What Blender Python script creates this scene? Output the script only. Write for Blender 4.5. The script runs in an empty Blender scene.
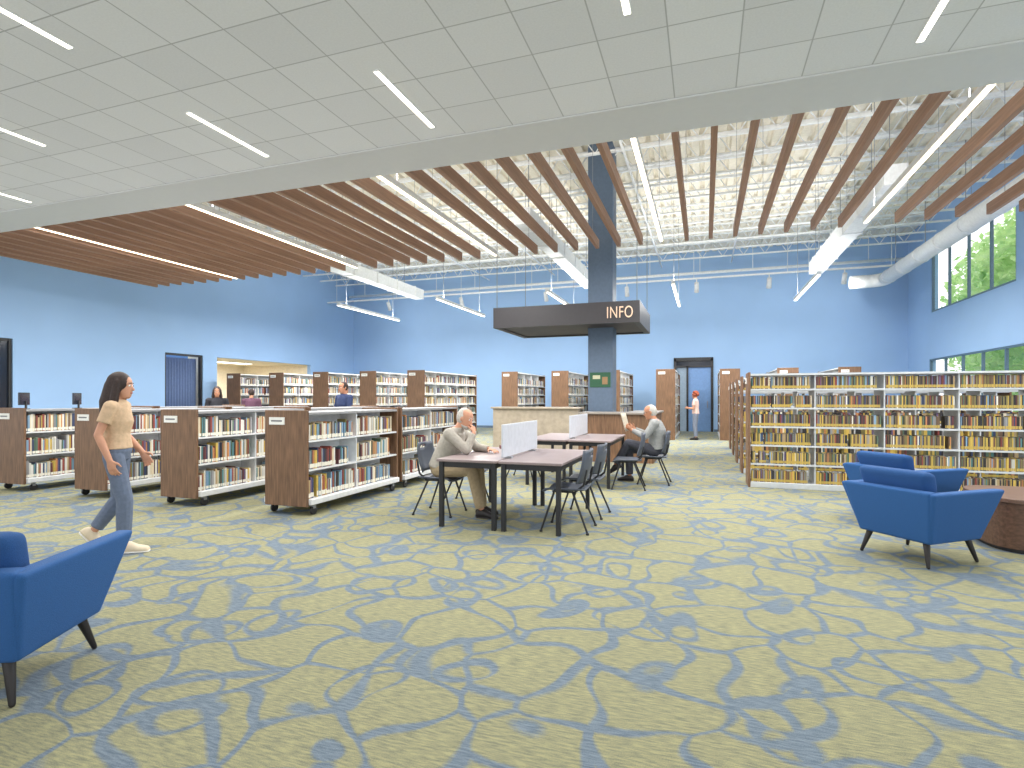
import bpy, bmesh, math, random
from mathutils import Vector, Matrix
random.seed(11)
S = bpy.context.scene; COL = S.collection
PI = math.pi
def V(*a): return Vector(a)
# ------------------------------------------------------------------ materials
def lin(c):
    return tuple(((v/255)/12.92 if v/255 <= .04045 else (((v/255)+.055)/1.055)**2.4) for v in c)
MATS = {}
def mat(name, rgb, rough=.6, metal=0, emit=0, var=.06, nscale=14, stretch=(1,1,1), bump=0):
    if name in MATS: return MATS[name]
    m = bpy.data.materials.new(name); m.use_nodes = True
    nt = m.node_tree; b = nt.nodes['Principled BSDF']
    c = lin(rgb)
    b.inputs['Roughness'].default_value = rough; b.inputs['Metallic'].default_value = metal
    tc = nt.nodes.new('ShaderNodeTexCoord'); mp = nt.nodes.new('ShaderNodeMapping'); mp.inputs['Scale'].default_value = stretch
    nz = nt.nodes.new('ShaderNodeTexNoise'); nz.inputs['Scale'].default_value = nscale; nz.inputs['Detail'].default_value = 3
    rp = nt.nodes.new('ShaderNodeValToRGB')
    rp.color_ramp.elements[0].position = .3; rp.color_ramp.elements[1].position = .7
    rp.color_ramp.elements[0].color = tuple(max(0, v*(1-var)) for v in c)+(1,)
    rp.color_ramp.elements[1].color = tuple(min(1, v*(1+var)) for v in c)+(1,)
    L = nt.links.new
    L(tc.outputs['Object'], mp.inputs['Vector']); L(mp.outputs[0], nz.inputs['Vector']); L(nz.outputs[0], rp.inputs[0]); L(rp.outputs[0], b.inputs['Base Color'])
    if bump:
        bp = nt.nodes.new('ShaderNodeBump'); bp.inputs['Strength'].default_value = bump; bp.inputs['Distance'].default_value = .01
        L(nz.outputs[0], bp.inputs['Height']); L(bp.outputs[0], b.inputs['Normal'])
    if emit:
        b.inputs['Emission Color'].default_value = c+(1,); b.inputs['Emission Strength'].default_value = emit
    MATS[name] = m; return m
WOODV = mat('walnut_laminate', (120,90,67), .5, var=.36, nscale=5, stretch=(9,9,.7))
SLATW = mat('slat_wood', (158,122,100), .6, var=.2, nscale=4, stretch=(9,.4,9))
WHITE = mat('white_metal', (226,228,230), .5)
SHELFG = mat('grey_shelf_metal', (204,208,212), .5)
TOPG = mat('grey_top_panel', (150,150,152), .5)
CREAMW = mat('white_paint', (214,215,217), .7, var=.01)
BLUEW = mat('blue_wall_paint', (156,190,230), .75, var=.03, nscale=.6)
SLATE = mat('slate_column_paint', (92,110,132), .6)
BLACKM = mat('black_metal', (36,37,41), .45)
GREYM = mat('grey_metal', (150,152,156), .4, .2)
DARKPL = mat('dark_grey_blue_plastic', (80,87,100), .45)
TABLETOP = mat('table_laminate', (146,131,131), .4, var=.12, nscale=6, stretch=(1,8,1))
STONE = mat('beige_stone', (172,160,142), .5, var=.14, nscale=9)
DIFF = mat('lamp_diffuser', (255,246,230), .5, emit=4)
DIFFW = mat('lamp_diffuser_warm', (255,236,205), .5, emit=4)
FAB = mat('blue_upholstery', (40,90,150), .85, var=.12, nscale=220, bump=.25)
FABD = mat('blue_cushion_fabric', (36,80,136), .9, var=.12, nscale=220, bump=.25)
LEGW = mat('near_black_leg_wood', (30,26,26), .5)
DUCTM = mat('white_duct', (238,240,241), .5)
DARKGL = mat('dark_glass', (40,46,58), .1)
PAGE = mat('book_pages', (226,216,196), .8)
STICK = mat('spine_sticker', (236,232,218), .7)
YSTICK = mat('yellow_spine_sticker', (204,176,92), .7)

def carpet():
    m = bpy.data.materials.new('patterned_carpet'); m.use_nodes = True; nt = m.node_tree; b = nt.nodes['Principled BSDF']; N = nt.nodes.new; L = nt.links.new
    b.inputs['Roughness'].default_value = .95; b.inputs['Specular IOR Level'].default_value = .15
    tc = N('ShaderNodeTexCoord')
    def noise(scale, detail=1, vec=None):
        n = N('ShaderNodeTexNoise'); n.inputs['Scale'].default_value = scale; n.inputs['Detail'].default_value = detail
        L(vec or tc.outputs['Object'], n.inputs['Vector']); return n
    def math_(op, a, c=None):
        n = N('ShaderNodeMath'); n.operation = op
        for i, q in enumerate((a, c)):
            if q is None: continue
            if isinstance(q, (int, float)): n.inputs[i].default_value = q
            else: L(q, n.inputs[i])
        return n.outputs[0]
    def coords(dscale, damp, off, stretch, seedoff):
        o2 = N('ShaderNodeVectorMath'); o2.operation = 'ADD'; L(tc.outputs['Object'], o2.inputs[0]); o2.inputs[1].default_value = seedoff
        nz = noise(dscale, 0, o2.outputs[0])
        sub = N('ShaderNodeVectorMath'); sub.operation = 'SUBTRACT'; L(nz.outputs['Color'], sub.inputs[0]); sub.inputs[1].default_value = (.5,.5,.5)
        sc = N('ShaderNodeVectorMath'); sc.operation = 'SCALE'; L(sub.outputs[0], sc.inputs[0]); sc.inputs['Scale'].default_value = damp
        ad = N('ShaderNodeVectorMath'); ad.operation = 'ADD'; L(sc.outputs[0], ad.inputs[0]); L(tc.outputs['Object'], ad.inputs[1])
        ad2 = N('ShaderNodeVectorMath'); ad2.operation = 'ADD'; L(ad.outputs[0], ad2.inputs[0]); ad2.inputs[1].default_value = off
        ml = N('ShaderNodeVectorMath'); ml.operation = 'MULTIPLY'; L(ad2.outputs[0], ml.inputs[0]); ml.inputs[1].default_value = stretch
        return ml.outputs[0], o2.outputs[0]
    def vor(vec, feature, scale, rnd):
        vo = N('ShaderNodeTexVoronoi'); vo.feature = feature; vo.inputs['Scale'].default_value = scale; vo.inputs['Randomness'].default_value = rnd; L(vec, vo.inputs['Vector']); return vo.outputs['Distance']
    # outlines of the petal cells
    va_, sa_ = coords(2.4, .40, (0,0,0), (1,1,0), (5,2,0))
    wa = math_('ADD', math_('MULTIPLY', noise(3.2, 0, sa_).outputs[0], .10), -.002)
    a = math_('SUBTRACT', vor(va_, 'DISTANCE_TO_EDGE', 2.35, .85), wa)
    # broken curved arcs looping inside and across the cells
    vc_, sc_ = coords(2.0, .42, (3.7,1.9,0), (1,1,0), (1,9,0))
    wc = math_('ADD', math_('MULTIPLY', noise(3.4, 0, sc_).outputs[0], .16), -.034)
    f1 = vor(vc_, 'F1', 2.05, .8)
    c = math_('SUBTRACT', math_('ABSOLUTE', math_('SUBTRACT', f1, .36)), wc)
    d = math_('MINIMUM', a, c)
    fz = noise(90, 2)
    d2 = math_('ADD', d, math_('MULTIPLY', math_('SUBTRACT', fz.outputs[0], .5), .04))
    mr = N('ShaderNodeMapRange'); mr.inputs['From Min'].default_value = -.018; mr.inputs['From Max'].default_value = .018; L(d2, mr.inputs['Value'])
    mp = N('ShaderNodeMapping'); mp.inputs['Scale'].default_value = (14,90,1); L(tc.outputs['Object'], mp.inputs['Vector'])
    st0 = noise(1, 3, mp.outputs[0]); sp = noise(210, 1)
    st = math_('ADD', math_('MULTIPLY', st0.outputs[0], .65), math_('MULTIPLY', sp.outputs[0], .35))
    r1 = N('ShaderNodeValToRGB'); r1.color_ramp.elements[0].position = .38; r1.color_ramp.elements[1].position = .62
    r1.color_ramp.elements[0].color = lin((122,124,106))+(1,); r1.color_ramp.elements[1].color = lin((165,161,123))+(1,)
    L(st, r1.inputs[0])
    r2 = N('ShaderNodeValToRGB'); r2.color_ramp.elements[0].position = .38; r2.color_ramp.elements[1].position = .62
    r2.color_ramp.elements[0].color = lin((96,109,123))+(1,); r2.color_ramp.elements[1].color = lin((126,139,150))+(1,)
    L(st, r2.inputs[0])
    mx = N('ShaderNodeMix'); mx.data_type = 'RGBA'; L(mr.outputs[0], mx.inputs[0]); L(r2.outputs[0], mx.inputs[6]); L(r1.outputs[0], mx.inputs[7])
    L(mx.outputs[2], b.inputs['Base Color'])
    bp = N('ShaderNodeBump'); bp.inputs['Strength'].default_value = .25; bp.inputs['Distance'].default_value = .006
    hh = math_('ADD', mr.outputs[0], st); L(hh, bp.inputs['Height']); L(bp.outputs[0], b.inputs['Normal'])
    return m
CARPET = carpet()
def tilemat():
    m = bpy.data.materials.new('acoustic_ceiling_tile'); m.use_nodes = True; nt = m.node_tree; b = nt.nodes['Principled BSDF']; N = nt.nodes.new; L = nt.links.new
    b.inputs['Roughness'].default_value = .9
    tc = N('ShaderNodeTexCoord'); sp = N('ShaderNodeSeparateXYZ'); L(tc.outputs['Object'], sp.inputs[0])
    def mth(op, *a):
        n = N('ShaderNodeMath'); n.operation = op
        for i, q in enumerate(a):
            if isinstance(q, (int, float)): n.inputs[i].default_value = q
            else: L(q, n.inputs[i])
        return n.outputs[0]
    def cell(o, off):
        s = mth('DIVIDE', mth('ADD', o, off), .6075)
        return mth('ABSOLUTE', mth('SUBTRACT', mth('FRACT', s), .5)), mth('FLOOR', s)
    ex, fx = cell(sp.outputs[0], 100*.6075+3.04+.30375); ey, fy = cell(sp.outputs[1], 100*.6075-6.2)
    e = mth('MAXIMUM', ex, ey)
    mr = N('ShaderNodeMapRange'); mr.inputs['From Min'].default_value = .486; mr.inputs['From Max'].default_value = .494; L(e, mr.inputs['Value'])
    cb = N('ShaderNodeCombineXYZ'); L(fx, cb.inputs[0]); L(fy, cb.inputs[1])
    wn = N('ShaderNodeTexWhiteNoise'); L(cb.outputs[0], wn.inputs['Vector'])
    gn = N('ShaderNodeTexNoise'); gn.inputs['Scale'].default_value = 55; gn.inputs['Detail'].default_value = 4; L(tc.outputs['Object'], gn.inputs['Vector'])
    fac = mth('ADD', mth('MULTIPLY', wn.outputs[0], .35), mth('MULTIPLY', gn.outputs[0], .65))
    rp = N('ShaderNodeValToRGB'); rp.color_ramp.elements[0].color = lin((220,221,226))+(1,); rp.color_ramp.elements[1].color = lin((244,245,249))+(1,)
    L(fac, rp.inputs[0])
    mx = N('ShaderNodeMix'); mx.data_type = 'RGBA'; L(mr.outputs[0], mx.inputs[0]); L(rp.outputs[0], mx.inputs[6]); mx.inputs[7].default_value = lin((186,187,191))+(1,)
    L(mx.outputs[2], b.inputs['Base Color']); return m
TILE = tilemat()
# ------------------------------------------------------------------ mesh helpers
def bx(bm, x0,x1,y0,y1,z0,z1, mi=0):
    v = [bm.verts.new(p) for p in ((x0,y0,z0),(x1,y0,z0),(x1,y1,z0),(x0,y1,z0),(x0,y0,z1),(x1,y0,z1),(x1,y1,z1),(x0,y1,z1))]
    for f in ((0,3,2,1),(4,5,6,7),(0,1,5,4),(1,2,6,5),(2,3,7,6),(3,0,4,7)):
        bm.faces.new([v[i] for i in f]).material_index = mi
    return v
def hexa(bm, p, mi=0):
    v = [bm.verts.new(q) for q in p]
    for f in ((0,3,2,1),(4,5,6,7),(0,1,5,4),(1,2,6,5),(2,3,7,6),(3,0,4,7)):
        bm.faces.new([v[i] for i in f]).material_index = mi
def loft(bm, rings, n=14, mi=0, cap=True):
    R = []
    for c, u, w in rings:
        R.append([bm.verts.new(c+u*math.cos(2*PI*i/n)+w*math.sin(2*PI*i/n)) for i in range(n)])
    for a, b in zip(R, R[1:]):
        for i in range(n):
            f = bm.faces.new((a[i], a[(i+1)%n], b[(i+1)%n], b[i])); f.material_index = mi; f.smooth = True
    if cap:
        bm.faces.new(list(reversed(R[0]))).material_index = mi; bm.faces.new(R[-1]).material_index = mi
def frame(d):
    d = d.normalized(); h = V(0,0,1) if abs(d.z) < .9 else V(1,0,0)
    u = h.cross(d).normalized(); return u, d.cross(u).normalized()
def capsule(bm, a, b, ra, rb, n=12, ca=True, cb=True, mi=0):
    a = Vector(a); b = Vector(b); d = (b-a).normalized(); u, w = frame(d); R = []
    A = (10,35,62)
    if ca:
        for g in A: g = math.radians(g); R.append((a-d*ra*math.cos(g), u*ra*math.sin(g), w*ra*math.sin(g)))
    R.append((a, u*ra, w*ra)); R.append((b, u*rb, w*rb))
    if cb:
        for g in reversed(A): g = math.radians(g); R.append((b+d*rb*math.cos(g), u*rb*math.sin(g), w*rb*math.sin(g)))
    loft(bm, R, n, mi)
def tube(bm, a, b, r, r2=None, n=10, mi=0): capsule(bm, a, b, r, r2 or r, n, False, False, mi)
def ellipsoid(bm, c, ax, ay, az, n=14, k=9, mi=0):
    R = []
    for i in range(k):
        g = PI*(i+.35)/(k-.3); R.append((Vector(c)+az*-math.cos(g), ax*math.sin(g), ay*math.sin(g)))
    loft(bm, R, n, mi)
def shell(bm, fn, nu, nv, th, skip=(), mi=0):
    top = {}; bot = {}
    for i in range(nu+1):
        for j in range(nv+1):
            u, v = i/nu, j/nv; p = fn(u, v); e = .01
            du = fn(min(1,u+e), v)-fn(max(0,u-e), v); dv = fn(u, min(1,v+e))-fn(u, max(0,v-e))
            nn = du.cross(dv)
            nn = nn.normalized() if nn.length > 1e-9 else V(0,0,1)
            top[i,j] = bm.verts.new(p+nn*th/2); bot[i,j] = bm.verts.new(p-nn*th/2)
    cells = {(i,j) for i in range(nu) for j in range(nv)}-set(skip)
    def F(*v):
        f = bm.faces.new(v); f.smooth = True; f.material_index = mi
    for i, j in cells:
        q = ((i,j),(i+1,j),(i+1,j+1),(i,j+1))
        F(*[top[k] for k in q]); F(*[bot[k] for k in reversed(q)])
        for k, nb in enumerate(((i,j-1),(i+1,j),(i,j+1),(i-1,j))):
            if nb not in cells:
                a, b = q[k], q[(k+1)%4]; F(top[b], top[a], bot[a], bot[b])
def obj(name, bm, mats, parent=None, bevel=0, seg=2, smooth=False, loc=None, rz=0):
    if bevel: bmesh.ops.bevel(bm, geom=list(bm.edges), offset=bevel, segments=seg, profile=.6, affect='EDGES', clamp_overlap=True)
    for v in [v for v in bm.verts if not v.link_faces]: bm.verts.remove(v)
    bmesh.ops.recalc_face_normals(bm, faces=list(bm.faces))
    me = bpy.data.meshes.new(name)
    if smooth:
        for f in bm.faces: f.smooth = True
    bm.to_mesh(me); bm.free()
    for m in (mats if isinstance(mats, (list, tuple)) else [mats]): me.materials.append(m)
    o = bpy.data.objects.new(name, me); COL.objects.link(o)
    if parent: o.parent = parent
    if loc is not None: o.location = loc
    o.rotation_euler = (0,0,rz)
    return o
def boxo(name, dims, m, parent=None, bevel=0, seg=2, **k):
    bm = bmesh.new(); bx(bm, *dims); return obj(name, bm, m, parent, bevel, seg, **k)
def rods(name, segs, r, m, parent, n=6):
    for a, b in segs:
        bm = bmesh.new(); tube(bm, a, b, r, n=n); obj(name, bm, m, parent)
def tag(o, label, cat, group=None):
    o['label'] = label; o['category'] = cat
    if group: o['group'] = group
    return o
def thing(name, label, cat, loc=(0,0,0), rz=0, group=None):
    o = bpy.data.objects.new(name, None); o.empty_display_size = .1; COL.objects.link(o); o.location = loc; o.rotation_euler = (0,0,rz)
    return tag(o, label, cat, group)
def struct(o): o['kind'] = 'structure'; return o
def copy_tree(o, parent=None):
    c = o.copy(); COL.objects.link(c)
    if parent: c.parent = parent
    for ch in list(o.children): copy_tree(ch, c)
    return c
def solid(name, bm, m, parent, vox, it=3):
    bmesh.ops.recalc_face_normals(bm, faces=list(bm.faces))
    me = bpy.data.meshes.new('tmp'); bm.to_mesh(me); bm.free()
    t = bpy.data.objects.new('tmp', me); COL.objects.link(t)
    r = t.modifiers.new('r', 'REMESH'); r.mode = 'VOXEL'; r.voxel_size = vox; r.use_smooth_shade = True
    s = t.modifiers.new('s', 'SMOOTH'); s.factor = .5; s.iterations = it
    bpy.context.view_layer.update()
    dg = bpy.context.evaluated_depsgraph_get()
    nm = bpy.data.meshes.new_from_object(t.evaluated_get(dg)); nm.name = name
    bpy.data.objects.remove(t); nm.materials.clear(); nm.materials.append(m)
    for p in nm.polygons: p.use_smooth = True
    o = bpy.data.objects.new(name, nm); COL.objects.link(o)
    if parent: o.parent = parent
    return o
# ------------------------------------------------------------------ camera, world
cam = bpy.data.cameras.new('camera'); co = bpy.data.objects.new('camera', cam); COL.objects.link(co)
TH = math.radians(19.05)
co.location = (0,0,1.42); co.rotation_euler = (PI/2,0,TH); cam.sensor_width = 36; cam.sensor_fit = 'HORIZONTAL'
cam.lens = 559/1024*36; cam.shift_y = 14/1024; cam.clip_end = 200
S.camera = co
w = bpy.data.worlds.new('world'); S.world = w; w.use_nodes = True
w.node_tree.nodes['Background'].inputs[0].default_value = (.97,.98,1,1); w.node_tree.nodes['Background'].inputs[1].default_value = 1.85
S.view_settings.view_transform = 'Standard'; S.view_settings.exposure = 0.0

PW = 2.3
def area(parent, loc, sx, sy, power, up=False, col=(1,.98,.95)):
    l = bpy.data.lights.new('lamp', 'AREA'); l.shape = 'RECTANGLE'; l.size = sx; l.size_y = sy; l.energy = power*PW; l.color = col
    o = bpy.data.objects.new('lamp', l); COL.objects.link(o); o.parent = parent; o.location = loc
    if up: o.rotation_euler = (PI,0,0)
    return o
# ------------------------------------------------------------------ the setting
XL, XR, YB, ZD = -17.4, 7.3, 25.0, 7.6
struct(boxo('floor', (-22,9,-5,26,-.1,0), CARPET))
struct(boxo('ceiling', (-18,8,-5,6.2,4.62,4.72), TILE))
struct(boxo('trim_1', (-18,8,6.2,6.95,4.60,7.7), CREAMW))
bm = bmesh.new()
n = 86; pts = []
for i in range(n):
    x = -18+i*.305
    pts += [(x,ZD),(x+.17,ZD),(x+.2,ZD+.07),(x+.275,ZD+.07)]
va = [bm.verts.new((x,6.9,z)) for x, z in pts]; vb = [bm.verts.new((x,25.2,z)) for x, z in pts]
for i in range(len(pts)-1): bm.faces.new((va[i], va[i+1], vb[i+1], vb[i]))
DECK = mat('cream_roof_deck', (236,229,213), .7)
struct(obj('ceiling', bm, DECK))
def wall(name, axis, a0, a1, p0, p1, z1, holes, m):
    ps = sorted({p0,p1}|{h[0] for h in holes}|{h[1] for h in holes}); zs = sorted({0,z1}|{h[2] for h in holes}|{h[3] for h in holes})
    bm = bmesh.new()
    for i in range(len(ps)-1):
        for j in range(len(zs)-1):
            cp, cz = (ps[i]+ps[i+1])/2, (zs[j]+zs[j+1])/2
            if any(h[0] < cp < h[1] and h[2] < cz < h[3] for h in holes): continue
            if axis == 'x': bx(bm, a0,a1, ps[i],ps[i+1], zs[j],zs[j+1])
            else: bx(bm, ps[i],ps[i+1], a0,a1, zs[j],zs[j+1])
    return struct(obj(name, bm, m))
wall('wall_left', 'x', XL-.2, XL, 6.2, 25.2, 7.7, [(8.0,9.72,.0,3.0),(14.15,15.68,0,2.98),(16.3,21.6,0,2.96)], BLUEW)
wall('wall_right', 'x', XR, XR+.2, 6.2, 25.2, 7.7, [(17.2,22.7,4.33,6.5),(16.5,22.9,.6,2.75)], BLUEW)
wall('wall_back', 'y', YB, YB+.2, XL-.2, XR+.2, 7.7, [(-1.22,.28,0,3.1)], BLUEW)
bm = bmesh.new(); bx(bm, XL,-1.3, YB-.02,YB, 0,.1); bx(bm, .36,XR, YB-.02,YB, 0,.1); struct(obj('baseboard_back', bm, SLATE))
struct(boxo('baseboard_right', (XR-.02,XR,6.2,25,0,.1), SLATE))
CREAM = mat('cream_recess_paint', (240,228,204), .8)
bm = bmesh.new(); bx(bm, -21.6,-21.4,16.1,21.8,0,2.96); bx(bm, -21.5,-17.6,16.1,16.3,0,2.96); bx(bm, -21.5,-17.6,21.6,21.8,0,2.96); bx(bm, -21.6,-17.6,16.1,21.8,2.96,3.06)
struct(obj('wall_recess', bm, CREAM))
d = bpy.data.objects.new('door_1', None); COL.objects.link(d); d.location = (-.47,YB,0); struct(d)
bm = bmesh.new(); bx(bm, -.8,-.7,-.06,.2,0,3.1); bx(bm, .7,.8,-.06,.2,0,3.1); bx(bm, -.8,.8,-.06,.2,3.0,3.14); bx(bm,-.7,.7,-.04,.1,2.72,2.8); bx(bm,-.28,-.2,-.04,.1,0,2.8)
obj('door_frame', bm, BLACKM, d)
boxo('door_leaf', (-.2,.7,.03,.09,0,2.72), mat('blue_grey_door', (116,154,206), .5), d)
boxo('side_light', (-.7,-.28,.05,.08,0,2.72), mat('pale_glass', (150,170,190), .1), d)
boxo('transom', (-.7,.7,.05,.08,2.8,3.0), DARKGL, d)
bm = bmesh.new(); bx(bm, .55,.58,-.05,.03,1.0,1.3); obj('door_handle', bm, GREYM, d)
def window(n, x, y0, y1, z0, z1, cols, rows, glass, fm, t=.035, dp=.06):
    e = bpy.data.objects.new('window_%d' % n, None); COL.objects.link(e); e.location = (x,(y0+y1)/2,z0); struct(e)
    h = (y1-y0)/2; H = z1-z0
    bm = bmesh.new()
    for i in range(cols+1):
        y = -h+2*h*i/cols; yy = min(max(y,-h+t), h-t); bx(bm, -dp,dp, yy-t,yy+t, 0,H)
    for j in range(rows+1):
        z = H*j/rows; zz = min(max(z,t), H-t); bx(bm, -dp*.9,dp*.9,-h,h,zz-t,zz+t)
    obj('window_frame', bm, fm, e)
    if glass: boxo('pane', (-.01,.01,-h,h,0,H), glass, e)
    return e
BRON = mat('slate_window_frame', (84,112,134), .4)
gl = bpy.data.materials.new('clear_glass'); gl.use_nodes = True; nt = gl.node_tree
g1 = nt.nodes.new('ShaderNodeBsdfTransparent'); g2 = nt.nodes.new('ShaderNodeBsdfGlossy'); g2.inputs['Roughness'].default_value = .02; mxs = nt.nodes.new('ShaderNodeMixShader'); mxs.inputs[0].default_value = .05
nt.links.new(g1.outputs[0], mxs.inputs[1]); nt.links.new(g2.outputs[0], mxs.inputs[2]); nt.links.new(mxs.outputs[0], nt.nodes['Material Output'].inputs[0])
window(1, XR+.05, 17.2, 22.7, 4.33, 6.5, 4, 1, gl, BRON, .028, .035)
window(2, XR+.05, 16.5, 22.9, .6, 2.75, 5, 1, gl, BRON, .028, .035)
window(3, XL-.1, 14.15, 15.68, 0, 2.98, 1, 1, None, BLACKM)
window(4, XL-.1, 8.0, 9.72, 0, 3.0, 1, 1, DARKGL, BLACKM)
bm = bmesh.new()
shell(bm, lambda u, v: V(.035*math.sin(u*PI*26), -.72+1.44*u, .05+2.85*v), 130, 1, .01)
tag(obj('curtain', bm, mat('grey_blue_curtain', (104,124,164), .85), loc=(XL-.3,14.915,-.05)), 'grey-blue pleated curtain hanging behind the black-framed opening in left wall', 'curtain')
struct(boxo('wall_beyond', (XL-1.2,XL-1.1,7.5,16.0,0,3.2), BLUEW))
struct(boxo('ground', (9,40,-5,50,-.2,-.05), mat('lawn', (150,180,100), .9, var=.2)))
LEAF = bpy.data.materials.new('tree_leaves'); LEAF.use_nodes = True; nt = LEAF.node_tree
b_ = nt.nodes['Principled BSDF']; tl = nt.nodes.new('ShaderNodeBsdfTranslucent'); ms = nt.nodes.new('ShaderNodeMixShader'); ms.inputs[0].default_value = .5
nz = nt.nodes.new('ShaderNodeTexNoise'); nz.inputs['Scale'].default_value = 1.6; tc = nt.nodes.new('ShaderNodeTexCoord'); rp = nt.nodes.new('ShaderNodeValToRGB')
rp.color_ramp.elements[0].position = .3; rp.color_ramp.elements[0].color = lin((150,196,116))+(1,); rp.color_ramp.elements[1].position = .7; rp.color_ramp.elements[1].color = lin((222,240,184))+(1,)
nt.links.new(tc.outputs['Object'], nz.inputs['Vector']); nt.links.new(nz.outputs[0], rp.inputs[0]); nt.links.new(rp.outputs[0], b_.inputs['Base Color']); nt.links.new(rp.outputs[0], tl.inputs['Color'])
nt.links.new(b_.outputs[0], ms.inputs[1]); nt.links.new(tl.outputs[0], ms.inputs[2]); nt.links.new(ms.outputs[0], nt.nodes['Material Output'].inputs[0])
BARK = mat('tree_bark', (140,124,100), .9)
def tree(x, y, zc, r, h, label):
    t = thing('tree', label, 'tree', (x,y,-.05), group='trees outside the windows')
    bm = bmesh.new(); capsule(bm, (0,0,0), (.1,.1,zc), .09, .04); capsule(bm, (.05,.05,zc*.7), (.9,.5,zc+.8), .04, .02); obj('trunk', bm, BARK, t)
    bm = bmesh.new()
    for k in range(4600):
        while 1:
            p = V(random.uniform(-1,1), random.uniform(-1,1), random.uniform(-1,1))
            if .45 < p.length < 1: break
        p = V(p.x*r, p.y*r, zc+p.z*h); q = Matrix.Rotation(random.uniform(0,6.28), 4, V(random.uniform(-1,1), random.uniform(-1,1), random.uniform(-1,1)).normalized()); s = random.uniform(.10,.22)
        bm.faces.new([bm.verts.new(p+q@V(a*s,b*s*.6,0)) for a, b in ((-1,0),(0,-1),(1,0),(0,1))])
    obj('crown', bm, LEAF, t)
tree(11.4, 21.0, 4.8, 2.1, 4.0, 'leafy green tree outside right panes of the high window')
tree(11.6, 25.6, 4.8, 2.3, 4.0, 'leafy green tree outside left panes of the high window')
tree(12.6, 30.4, 5.0, 2.4, 4.2, 'leafy green tree outside, beyond the far end of the high window')
tree(18.0, 32.0, 5.6, 2.6, 4.8, 'leafy green tree in the second line beyond the high window')
tree(16.0, 37.2, 5.6, 2.6, 4.8, 'leafy green tree farthest away beyond the high window')
# ------------------------------------------------------------------ ceiling things
SLX = [-12.0,-8.2,-4.5,-.85,2.8,6.45]
SLD = ['far left slat light','second slat light from the left','slat light left of the column','slat light above the info sign','slat light right of the column','far right slat light']
def linear_light(x, y0, L, z, label, group, power, upl=0, width=.075, cable=None, dm=DIFF):
    t = thing('linear_light', label, 'ceiling light', (x,y0,z), group=group)
    bm = bmesh.new(); bx(bm, -width/2-.012,width/2+.012,0,L,.0,.09); obj('housing', bm, WHITE, t, .004, 1)
    boxo('diffuser', (-width/2,width/2,.01,L-.01,-.012,.0), dm, t)
    if cable: rods('cable', [((0,q*L,.09),(0,q*L,cable-z)) for q in (.12,.88)], .006, GREYM, t)
    area(t, (0,L/2,-.03), width, L, power)
    if upl: area(t, (0,L/2,.13), width, L, upl, True)  # upward lamp on top of the housing, added to brighten the roof deck
near = [(-3.04,4.72,'recessed strip light in the tiled ceiling, nearest above the seated man'),(-5.47,4.72,'recessed ceiling strip light, second left of the seated man'),(-5.47,2.3,'recessed ceiling strip light at the top left corner of the photo'),(-7.9,3.55,'recessed ceiling strip light at left photo edge, between two others'),(-10.4,4.85,'recessed ceiling strip light farthest left, just before the wooden slats'),(-.61,3.5,'recessed ceiling strip light cut by the top middle of the photo'),(1.82,4.72,'recessed ceiling strip light at the top right of the photo')]
for x, y, lb in near:
    t = thing('recessed_light', lb, 'ceiling light', (x,y,4.62), group='recessed strip lights in the tiled ceiling')
    boxo('trim', (-.036,.036,0,1.22,-.008,0.03), WHITE, t); boxo('diffuser', (-.026,.026,.015,1.205,-.014,-.008), DIFF, t)
    area(t, (0,.61,-.03), .05, 1.19, 24)
for k, (x, d_) in enumerate(zip(SLX, SLD)):
    linear_light(x, 7.0, 4.9, 4.66, 'long glowing '+d_+', hanging level with the wooden slats', 'long lights between the slats', (175,125,95,92,95,110)[k], 28, width=.06, cable=ZD, dm=DIFFW)
for i, x in enumerate(SLX[:5]):
    linear_light(x, 16.3, 4.1, 4.62, 'suspended linear light near the back wall, '+('first','second','third','fourth','fifth')[i]+' from the left wall', 'suspended lights near the back wall', (250,160,130,130,150)[i], 32, cable=ZD)
ordn = ['first','second','third','fourth','fifth','sixth','seventh','eighth','ninth']
SL0 = None; xs = []
x = SLX[0]-.2372-6*.4572
while x < 7.1:
    if min(abs(x-q) for q in SLX) > .1: xs.append(x)
    x += .4572
for i, x in enumerate(xs):
    lefts = [k for k, q in enumerate(SLX) if q < x]
    if lefts:
        k = lefts[-1]; nth = sum(1 for q in xs if SLX[k] < q <= x); lb = 'brown wooden ceiling slat, %s to the right of the %s' % (ordn[nth-1], SLD[k])
    else:
        nth = sum(1 for q in xs if x <= q < SLX[0]); lb = 'brown wooden ceiling slat, %s to the left of the %s' % (ordn[nth-1], SLD[0])
    if SL0 is None:
        t = thing('ceiling_slat', lb, 'slat', (x,6.98,4.62), group='wooden slats below the roof')
        bm = bmesh.new(); bx(bm, -.038,.038,0,4.95,0,.19); obj('beam', bm, SLATW, t, .006, 1)
        rods('hanger', [((0,q,.19),(0,q,2.98)) for q in (.5,4.4)], .004, GREYM, t, 5)
        SL0 = t
    else:
        t = copy_tree(SL0); t.location.x = x; t['label'] = lb
JM = None
for y in [7.9+1.2*i for i in range(14)]:
    if JM is None:
        bm = bmesh.new(); bx(bm, XL,XR,-.05,.05,-.05,0); bx(bm, XL,XR,-.04,.04,-.62,-.57)
        k = 0; x = XL+.2
        while x < XR-.4:
            tube(bm, (x,0,-.6 if k%2 else -.03), (x+.38,0,-.03 if k%2 else -.6), .014, n=5); x += .38; k += 1
        JM = o = obj('roof_joist', bm, DUCTM, loc=(0,y,ZD))
    else: o = JM.copy(); COL.objects.link(o); o.location = (0,y,ZD)
    tag(o, 'white open-web steel joist spanning below the cream roof deck', 'joist', 'white steel roof joists')
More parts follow.
